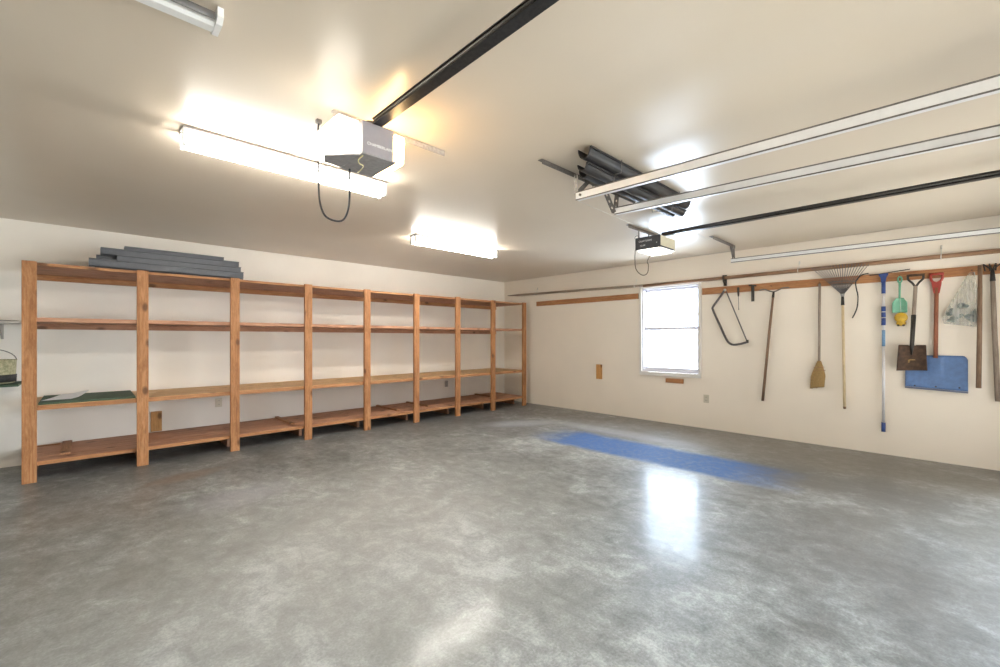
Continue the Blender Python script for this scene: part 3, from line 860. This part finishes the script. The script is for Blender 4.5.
# bell wire along the ceiling
m = MB().tube([(-3.40, -4.36, H - .003), (-2.9, -4.33, H - .003), (-2.33, -4.30, H - .003), (-2.30, -4.29, H - .003)], 0.0022, 6)
solo('bell_wire', m, 'cord_white', 'thin wire stapled to the ceiling between the middle track and the small opener', 'wire', (-3.0, -4.33, H - .003))
m = MB().tube([(-1.60, -4.60, H - .003), (-1.3, -4.60, H - .003), (-0.95, -4.59, H - .003)], 0.0022, 6)
solo('bell_wire', m, 'cord_white', 'thin wire on the ceiling between the small opener and the last track', 'wire', (-1.3, -4.6, H - .003))

# ------------------------------------------------------------------ boards, poles and hooks on the tool wall
def nails(par, ys, z, x0=-0.02, L=0.05):
    for y in ys:
        m = MB().tube([(x0 + .004, y, z), (x0 - L, y, z + .006)], 0.003, 6)
        part('nail', m, 'iron', par)
rb = thing('hanging_board', 'plain red brown board on the wall left of the window', 'board', (-0.01, -2.03, 1.965))
part('board', MB().box(-0.02, -0.001, -3.125, -0.93, 1.955, 2.045, 0.002), 'rail_wood', rb)
rb2 = thing('hanging_board', 'red brown board the garden tools hang from, right of the window', 'board', (-0.01, -5.6, 1.955))
part('board', MB().box(-0.02, -0.001, -7.3, -4.135, 1.945, 2.040, 0.002), 'rail_wood', rb2)
nails(rb2, (-4.448, -4.623, -4.80, -5.02, -5.533, -5.66, -5.86, -5.895, -6.12, -6.252, -6.36, -6.53, -6.785, -6.925), 1.99)
nails(rb2, (-6.838,), 1.99, L=0.135)

pl = [( -0.06, -0.16, 2.222), (-0.058, -0.45, 2.212), (-0.055, -1.7, 2.188), (-0.055, -3.22, 2.158)]
solo('wooden_pole', MB().tube(pl, [0.006, 0.020, 0.021, 0.020], 12), 'pole_grey', 'thin grey wooden pole with a tapered tip, high on the wall left of the window', 'pole', (-0.055, -1.7, 2.17))
solo('wooden_pole', MB().tube([(-0.06, -3.24, 2.150), (-0.06, -7.2, 2.164)], 0.0235, 12), 'pole_wood', 'long brown wooden pole running above the window and the tools', 'pole', (-0.06, -5.2, 2.15))
def pole_hook(y, zp, r, mat, label, wire=0.003, drop=0.0, pole_x=-0.058):
    m = MB()
    pts = [(-0.001, y, zp + r + .075)] + [(-0.02, y, zp + r + .06), (pole_x + r + .004, y, zp + .01)]
    pts += [(pole_x - (r + .004) * math.sin(a), y + .002, zp - (r + .004) * math.cos(a)) for a in [-PI / 2 + PI * i / 10 for i in range(11)]]
    pts += [(pole_x - r - .006, y, zp + .035)]
    m.tube(pts, wire, 6)
    m.tube([(-0.001, y, zp + r + .06), (-0.001, y, zp + r + .10)], wire * 2.2, 6)
    return solo('pole_hook', m, mat, label, 'hook', (-0.03, y, zp))
pole_hook(-0.95, 2.203, 0.021, 'metal_zinc', 'wire hook holding the grey pole near the shelving end', pole_x=-0.056)
pole_hook(-3.09, 2.160, 0.021, 'cord_white', 'pale wire hook holding the grey pole above the window corner', pole_x=-0.055)
pole_hook(-5.32, 2.157, 0.024, 'cord_white', 'white wire hook holding the brown pole above the hanging hoe and broom', 0.004, pole_x=-0.06)
pole_hook(-6.57, 2.162, 0.024, 'cord_white', 'white wire hook holding the brown pole above the red shovel handle', 0.004, pole_x=-0.06)
hk = thing('iron_hook', 'dark iron hook holding the brown pole, above the bow saw', 'hook', (-0.04, -4.446, 2.05))
part('plate', MB().box(-0.010, -0.001, -4.468, -4.424, 2.048, 2.20, 0.003), 'iron', hk)
part('hook', MB().tube([(-0.010, -4.446, 2.07), (-0.045, -4.446, 2.085), (-0.080, -4.446, 2.11), (-0.094, -4.446, 2.15), (-0.092, -4.446, 2.19)], [0.012, 0.012, 0.01, 0.009, 0.008], 8), 'iron', hk)

# ------------------------------------------------------------------ hung tools
WX = -0.055
saw = thing('bow_saw', 'bow saw with a bent tubular frame hanging right of the window', 'saw', (WX, -4.5, 1.22))
fp = smooth_path([(WX, -4.455, 1.995), (WX, -4.43, 1.945), (WX, -4.36, 1.845), (WX, -4.298, 1.755), (WX, -4.30, 1.715), (WX, -4.345, 1.60), (WX, -4.41, 1.45), (WX, -4.475, 1.30), (WX, -4.515, 1.245), (WX, -4.57, 1.222), (WX, -4.66, 1.235), (WX, -4.745, 1.262)], 5)
part('frame', MB().tube(fp, 0.0148, 10), 'saw_steel', saw)
part('blade', MB().obox((WX, -4.475, 1.965), (WX, -4.735, 1.275), 0.002, 0.016, (0, 1, 0)), 'saw_steel', saw)
part('tension_knob', MB().ball((WX - .004, -4.458, 1.985), 0.02, (0.8, 1, 1)), 'metal_zinc', saw, 'pale tension knob')
part('blade_clip', MB().box(WX - .012, WX + .012, -4.755, -4.725, 1.245, 1.29, 0.004), 'iron', saw)

sc = thing('screwdriver', 'thin long screwdriver hanging beside the bow saw', 'screwdriver', (-0.04, -4.624, 1.70))
part('handle', MB().tube([(-0.04, -4.624, 2.012), (-0.04, -4.624, 2.0), (-0.04, -4.625, 1.93), (-0.04, -4.626, 1.885)], [0.008, 0.014, 0.013, 0.009], 10), 'iron', sc)
part('shaft', MB().tube([(-0.04, -4.626, 1.886), (-0.04, -4.63, 1.73), (-0.04, -4.63, 1.70)], [0.004, 0.004, 0.0065], 8), 'metal_dark', sc)
ht = thing('hand_tool', 'short dark hand tool with a cross bar, third item right of the window', 'tool', (-0.04, -4.80, 1.80))
part('cross_bar', MB().tube([(-0.042, -4.755, 2.028), (-0.042, -4.80, 2.02), (-0.042, -4.845, 2.012)], 0.009, 8), 'iron', ht)
part('blade', MB().box(-0.05, -0.036, -4.822, -4.785, 1.805, 2.018, 0.004), M['green_dark'] if 'green_dark' in M else 'iron', ht)

hoe = thing('garden_cultivator', 'long brown handle with two curved wire prongs, leaning to the left', 'garden tool', (-0.05, -4.98, 0.48))
part('handle', MB().tube([(-0.045, -5.045, 1.895), (-0.05, -5.0, 1.40), (-0.05, -4.922, 0.485)], [0.013, 0.016, 0.0165], 12), 'handle_brown', hoe)
part('ferrule', MB().tube([(-0.045, -5.047, 1.92), (-0.045, -5.04, 1.84)], [0.012, 0.0155], 12), 'iron', hoe)
for s, e in ((1, (-0.06, -4.885, 1.945)), (-1, (-0.06, -5.225, 1.955))):
    mid = (-0.055, -5.047 + s * 0.045, 1.928)
    part('prong', MB().tube(smooth_path([(-0.045, -5.047, 1.912), mid, (-0.06, -5.047 + s * 0.11, 1.955), e], 5), [0.0085] * 15 + [0.006], 8), 'metal_dark', hoe)

br = thing('broom', 'straw broom with a slim grey handle, hanging head down', 'broom', (-0.05, -5.53, 0.70))
part('handle', MB().tube([(-0.045, -5.535, 1.975), (-0.05, -5.53, 1.02)], 0.0135, 12), M['handle_grey'], br)
m = MB()
def head(u, v):
    a = 2 * PI * u
    wy = 0.018 + 0.056 * min(1, (v * 1.8)) ** 0.9 - 0.004 * max(0, v - .6)
    wx = 0.018 + 0.010 * math.sin(PI * min(1, v * 1.1))
    y = -5.532 + wy * math.cos(a) + 0.022 * v
    z = 1.035 - v * (0.328 + 0.016 * math.cos(a)) + (0.006 * math.sin(9 * a) if v > .9 else 0)
    return (-0.052 + wx * math.sin(a), y, z)
m.grid(head, 40, 12)
bmesh.ops.remove_doubles(m.bm, verts=m.bm.verts, dist=0.0004)
bmesh.ops.holes_fill(m.bm, edges=[e for e in m.bm.edges if e.is_boundary])
part('bristles', m, 'straw', br)
for zz, ww in ((0.955, 0.050), (0.915, 0.062)):
    part('binding', MB().tube([(-0.052 + 0.029 * math.sin(a), -5.5285 + ww * math.cos(a), zz - 0.006 * math.cos(a)) for a in [2 * PI * i / 24 for i in range(24)]], 0.004, 6, True), 'straw_band', br)

rk = thing('leaf_rake', 'leaf rake with a fan of steel tines and a pale handle', 'rake', (-0.06, -5.77, 0.48))
part('handle', MB().tube([(-0.06, -5.758, 1.73), (-0.055, -5.775, 0.50)], [0.0135, 0.0145], 12), 'handle_pale', rk)
part('handle_tip', MB().tube([(-0.055, -5.775, 0.505), (-0.055, -5.776, 0.478)], [0.0152, 0.013], 12), 'handle_brown', rk)
part('ferrule', MB().tube([(-0.06, -5.757, 1.80), (-0.06, -5.758, 1.70)], [0.014, 0.017], 12), 'iron', rk)
part('socket', MB().tube([(-0.06, -5.757, 1.835), (-0.06, -5.757, 1.80)], [0.022, 0.014], 12), 'metal_zinc', rk, 'bright socket of the rake head')
fan = []
nt_ = 19
for i in range(nt_):
    u = -1 + 2 * i / (nt_ - 1)
    top = Vector((-0.112, -5.735 + u * -0.262, 2.172 - 0.020 * u * u - 0.008 * u))
    root = Vector((-0.06, -5.757 - u * 0.012, 1.832))
    mid = root.lerp(top, 0.5) + Vector((0.004, 0, 0))
    tip = top + Vector((-0.035, 0, -0.022))
    part('tine', MB().tube([root, mid, top, top + Vector((-.016, 0, .002)), tip], 0.0032, 6), 'rake_steel', rk)
for k, r_ in ((0.34, 0.006), (0.44, 0.005)):
    pts = []
    for i in range(13):
        u = -1 + 2 * i / 12
        top = Vector((-0.112, -5.735 + u * -0.262, 2.172 - 0.020 * u * u - 0.008 * u))
        root = Vector((-0.06, -5.757 - u * 0.012, 1.832))
        pts.append(root.lerp(top, k) + Vector((-0.004, 0, 0)))
    part('cross_brace', MB().tube(pts, r_, 6), 'metal_dark', rk)

rod = smooth_path([(-0.045, -5.99, 2.052), (-0.045, -5.93, 2.040), (-0.045, -5.90, 2.010), (-0.045, -5.875, 1.96), (-0.045, -5.882, 1.88), (-0.045, -5.895, 1.80), (-0.045, -5.89, 1.68), (-0.045, -5.868, 1.60), (-0.045, -5.845, 1.545)], 5)
solo('bent_rod', MB().tube(rod, 0.0065, 8), 'iron', 'thin dark bent rod hanging right of the leaf rake', 'rod', (-0.045, -5.88, 1.55))

sq = thing('window_squeegee', 'blue and silver telescopic pole with a squeegee head', 'squeegee', (-0.05, -6.12, 0.25))
yq = -6.118
def seg(z0, z1, r, mat, nm, label=None):
    return part(nm, MB().cyl((-0.05, yq, z0), (-0.05, yq, z1), r, n=14), mat, sq, label)
seg(0.262, 0.365, 0.0185, 'blue_plastic', 'end_grip', 'blue grip at the lower end')
seg(0.36, 1.30, 0.0135, 'aluminium', 'lower_tube')
seg(1.22, 1.40, 0.0150, 'blue_label', 'printed_sleeve', 'light blue printed sleeve')
seg(1.30, 1.85, 0.0125, 'aluminium', 'upper_tube')
for a, b in ((1.455, 1.535), (1.545, 1.60), (1.61, 1.665)):
    seg(a, b, 0.0195, 'blue_plastic', 'lock_collar', 'blue lock collar')
for a in (1.535, 1.60):
    seg(a, a + .010, 0.0165, 'cord_white', 'ring', 'white ring')
seg(1.81, 1.93, 0.0185, 'blue_plastic', 'handle_socket', 'blue socket')
part('head', MB().prism([(yq - .018, 1.925), (yq + .018, 1.925), (yq + .020, 1.990), (yq + .040, 2.012), (yq + .040, 2.030), (yq - .040, 2.034), (yq - .040, 2.016), (yq - .020, 1.990)], 'x', -0.062, -0.038, 0.004), 'blue_plastic', sq, 'blue squeegee head')
part('blade', MB().obox((-0.052, yq + .120, 2.024), (-0.052, yq - .215, 2.058), 0.008, 0.009, (0, 0, 1)), 'rubber', sq, 'long black rubber blade')

sp = thing('toy_spade', 'mint green plastic toy spade hanging by the squeegee pole', 'spade', (-0.05, -6.25, 1.59))
m = MB().tube([(-0.05, -6.25, 1.745), (-0.05, -6.251, 1.86), (-0.05, -6.252, 1.93)], [0.009, 0.010, 0.013], 10)
m.tube([(-0.05 + 0, -6.252 + 0.016 * math.cos(a), 1.953 + 0.032 * math.sin(a)) for a in [2 * PI * i / 20 for i in range(20)]], 0.0085, 8, True)
part('handle', m, 'mint', sp)
m = MB()
def blade_fn(w0, w1, ztop, zbot, yc, x, curve):
    def fn(u, v):
        s = 2 * u - 1
        wv = w0 + (w1 - w0) * min(1, v * 3) if v < 1 / 3 else w1
        return (x - curve * (1 - s * s) * 0.0 + curve * s * s * -1.0, yc + s * wv, ztop + (zbot - ztop) * v)
    return fn
m.grid(blade_fn(0.030, 0.062, 1.752, 1.590, -6.252, -0.046, 0.018), 10, 10)
m.solid(0.005)
part('blade', m, 'mint', sp)
ty = thing('yellow_toy', 'small yellow plastic toy hanging under the mint green spade', 'toy', (-0.06, -6.262, 1.44))
m = MB().ball((-0.062, -6.262, 1.535), 0.056, (0.55, 1.0, 1.0))
m.ball((-0.062, -6.262, 1.475), 0.040, (0.6, 1.0, 0.8))
part('body', m, 'yellow', ty)
for s in (-1, 1):
    part('foot', MB().ball((-0.072, -6.262 + s * 0.020, 1.452), 0.0125, (1, 1, .9), 12, 8), 'iron', ty, 'dark foot')
part('hanging_string', MB().tube([(-0.052, -6.262, 1.58), (-0.054, -6.258, 1.66), (-0.054, -6.253, 1.75)], 0.002, 6), 'cord_white', ty)

def d_handle(par, yc, ztop, zneck, hw, mat, gripmat, x, r=0.013):
    m = MB()
    for s in (-1, 1):
        m.tube(smooth_path([(x, yc, zneck - .01), (x, yc + s * hw * 0.45, zneck + (ztop - zneck) * .32), (x, yc + s * hw, zneck + (ztop - zneck) * .66), (x, yc + s * hw, ztop)], 5), r * .8, 8)
    part('handle_yoke', m, mat, par)
    part('grip', MB().cyl((x, yc - hw - .012, ztop), (x, yc + hw + .012, ztop), r, n=12), gripmat, par)

sv = thing('square_shovel', 'rusty square bladed shovel with a D handle and grey wooden shaft', 'shovel', (-0.08, -6.35, 0.95))
XS = -0.085
d_handle(sv, -6.378, 1.985, 1.865, 0.058, 'iron', 'rust', XS)
part('shaft', MB().tube([(XS, -6.378, 1.87), (XS, -6.362, 1.53)], [0.0165, 0.018], 12), 'handle_grey', sv)
part('socket', MB().tube([(XS, -6.363, 1.56), (XS, -6.356, 1.38), (XS - .004, -6.350, 1.24), (XS - .012, -6.347, 1.13)], [0.0205, 0.019, 0.018, 0.006], 12), 'iron', sv)
m = MB()
def shov(u, v):
    s = 2 * u - 1
    wv = 0.108 + 0.013 * v
    return (XS + 0.004 - 0.024 * abs(s) ** 2.5 - 0.010 * math.sin(PI * v), -6.352 + s * wv + 0.004 * v, 1.232 - 0.014 * (1 - abs(s)) * 0 - v * (0.270 + 0.006 * s))
m.grid(shov, 16, 14)
m.solid(0.004)
part('blade', m, 'rust', sv)
for s in (-1, 1):
    part('foot_tread', MB().box(XS - .026, XS + .012, -6.352 + min(s * .03, s * .105), -6.352 + max(s * .03, s * .105), 1.228, 1.237, 0.002), 'rust', sv)
part('label_scrap', MB().prism([(-6.32, 1.075), (-6.335, 1.083), (-6.375, 1.083), (-6.378, 1.073), (-6.338, 1.071), (-6.33, 1.045), (-6.318, 1.045)], 'x', XS - .0195, XS - .0175), 'straw', sv, 'pale torn label on the rusty blade')

sn = thing('snow_shovel', 'snow shovel with a wide blue blade and red D handle', 'snow shovel', (-0.04, -6.53, 0.76))
XN = -0.042
d_handle(sn, -6.535, 1.985, 1.835, 0.042, 'red_plastic', 'red_plastic', XN, 0.014)
part('handle_web', MB().prism([(-6.513, 1.78), (-6.557, 1.78), (-6.574, 1.89), (-6.566, 1.92), (-6.535, 1.895), (-6.504, 1.92), (-6.496, 1.89)], 'x', XN - .012, XN + .012, 0.003), 'red_plastic', sn)
part('shaft', MB().tube([(XN, -6.535, 1.84), (XN, -6.528, 1.10)], [0.0175, 0.0175], 12), 'handle_red', sn)
m = MB()
def snow(u, v):
    s = 2 * u - 1
    hw = 0.233
    y = -6.527 + s * hw
    zt_ = 1.127 - (0.040 * max(0, (abs(s) - .86) / .14) ** 2)
    zb_ = 0.778 - 0.010 * s * -1
    z = zt_ + (zb_ - zt_) * v
    rib = 0.004 * (1 if abs(s) < 0.2 and v < .6 else 0)
    return (XN + 0.026 - 0.055 * v ** 2 * 0.6 - rib, y, z)
m.grid(snow, 40, 16)
m.solid(0.006)
part('blade', m, 'blade_blue', sn, 'wide blue blade')
part('wear_strip', MB().obox((XN - 0.010, -6.527 + 0.233, 0.777), (XN - 0.010, -6.527 - 0.233, 0.757), 0.006, 0.018, (0, 0, 1)), 'blade_edge', sn)
for y in (-6.37, -6.53, -6.70):
    part('rivet', MB().ball((XN - .012, y, 0.80), 0.008, (0.5, 1, 1), 10, 6), 'iron', sn)

bg = thing('plastic_bag', 'clear plastic bag with dark green contents hanging from the board', 'bag', (-0.08, -6.72, 1.43))
m = MB()
def bagf(u, v):
    a = 2 * PI * u
    k = v ** 0.85
    yl, yr = -6.775 + 0.215 * k, -6.80 - 0.055 * k
    if v > .9:
        q = (v - .9) / .1
        yl -= 0.03 * q; yr += 0.02 * q
    yc, hw = (yl + yr) / 2, (yl - yr) / 2
    dp = 0.010 + 0.028 * math.sin(PI * min(1, v * 0.93) ** 1.6)
    pleat = 0.010 * math.sin(11 * a + 3 * v) * (1 - 0.4 * v)
    z = 1.975 - 0.535 * v + (0.02 * math.cos(a) if v > .5 else 0)
    return (-0.062 + (dp + pleat * 0.4) * math.sin(a), yc + (hw + pleat * 0.4) * math.cos(a), z)
m.grid(bagf, 60, 24)
bmesh.ops.remove_doubles(m.bm, verts=m.bm.verts, dist=0.0004)
bmesh.ops.holes_fill(m.bm, edges=[e for e in m.bm.edges if e.is_boundary])
part('film', m, 'bag', bg)
m = MB()
for i in range(24):
    y = random.uniform(-6.82, -6.62); z = random.uniform(1.475, 1.60) + (0.05 if -6.75 < y < -6.66 else 0)
    m.ball((-0.060 + random.uniform(-.006, .006), y, z), random.uniform(0.014, 0.027), (0.6, 1.25, 1), 10, 7)
part('contents', m, 'bag_stuff', bg)

solo('wooden_stick', MB().tube([(-0.130, -6.838, 2.028), (-0.130, -6.836, 1.5), (-0.130, -6.828, 0.815)], [0.0165, 0.018, 0.0195], 12), 'handle_brown',
     'plain brown wooden stick hanging beside the plastic bag', 'stick', (-0.06, -6.83, 0.81))

gf = thing('garden_fork', 'long handled cultivator with curved dark tines at the far right edge', 'garden tool', (-0.06, -6.94, 0.68))
part('handle', MB().tube([(-0.065, -6.923, 1.90), (-0.06, -6.935, 1.4), (-0.06, -6.958, 0.69)], [0.017, 0.0195, 0.020], 12), 'handle_grey', gf)
part('ferrule', MB().tube([(-0.065, -6.921, 1.99), (-0.065, -6.924, 1.87)], [0.013, 0.020], 12), 'iron', gf)
for s in (-1.0, -0.35, 0.35, 1.0):
    pts = smooth_path([(-0.065, -6.921, 1.965), (-0.065, -6.921 + s * .025, 2.005), (-0.075, -6.921 + s * .055, 2.035), (-0.11, -6.921 + s * .060, 2.032), (-0.135, -6.921 + s * .055, 1.995), (-0.14, -6.921 + s * .05, 1.965)], 4)
    part('tine', MB().tube(pts, 0.006, 7), 'iron', gf)

# ------------------------------------------------------------------ daylight, camera, view
SKY_LOW, SKY_HIGH, SUN = 1.2, 22.0, 23.0
W = bpy.data.worlds.new('daylight')
S.world = W
W.use_nodes = True
wn = W.node_tree
bgd = wn.nodes['Background']
tc = wn.nodes.new('ShaderNodeTexCoord')
sx_ = N(wn, 'ShaderNodeSeparateXYZ', {0: tc.outputs['Generated']}).outputs[0]
st = N(wn, 'ShaderNodeMapRange', {'Value': sx_, 'From Min': 0.1, 'From Max': 0.8, 'To Min': SKY_LOW, 'To Max': SKY_HIGH}, interpolation_type='SMOOTHSTEP').outputs[0]
tint = N(wn, 'ShaderNodeMapRange', {'Value': sx_, 'From Min': 0.1, 'From Max': 0.7, 'To Min': 0.0, 'To Max': 1.0}).outputs[0]
wn.links.new(mixc(wn, tint, (1.0, 0.98, 0.95), (0.74, 0.87, 1.0)), bgd.inputs[0])
wn.links.new(st, bgd.inputs[1])
def portal(name, loc, rot, a, b_):
    po = bpy.data.lights.new(name, 'AREA')
    po.shape = 'RECTANGLE'
    po.size, po.size_y = a, b_
    po.cycles.is_portal = True
    lo = bpy.data.objects.new(name, po)
    C.objects.link(lo)
    lo.location = loc
    lo.rotation_euler = rot
portal('window_portal', (0.16, (WY0 + WY1) / 2, (WZ0 + WZ1) / 2), (0, PI / 2, 0), WZ1 - WZ0, WY1 - WY0)
portal('doorway_portal', (-5.475, YR - .1, DZ / 2), (PI / 2, 0, 0), 3.05, DZ)
portal('doorway_portal', (-1.91, YR - .1, DZ / 2), (PI / 2, 0, 0), 2.98, DZ)
su = bpy.data.lights.new('fill_sun', 'SUN')
su.energy = SUN  # sun added to brighten the outside ground, which then fills the room
su.angle = 0.01
su.color = (1.0, 0.93, 0.84)
so = bpy.data.objects.new('fill_sun', su)
C.objects.link(so)
so.rotation_euler = Vector((0.12, -0.75, -0.85)).to_track_quat('-Z', 'Y').to_euler()

cam = bpy.data.cameras.new('camera')
co = bpy.data.objects.new('camera', cam)
C.objects.link(co)
F, YAW, SHY = 430.35, 0.8049, 5.5551
cam.sensor_width = 36.0
cam.lens = F / 1000 * 36.0
cam.shift_y = SHY / 1000
cam.clip_start = 0.05
co.location = (-6.4925, -6.6149, 1.30)
co.rotation_euler = (PI / 2, 0, YAW - PI / 2)
S.camera = co
vs = S.view_settings
vs.view_transform = 'Standard'
vs.look = 'None'
vs.gamma = 1.0
vs.use_curve_mapping = False
vs.exposure = 0.2
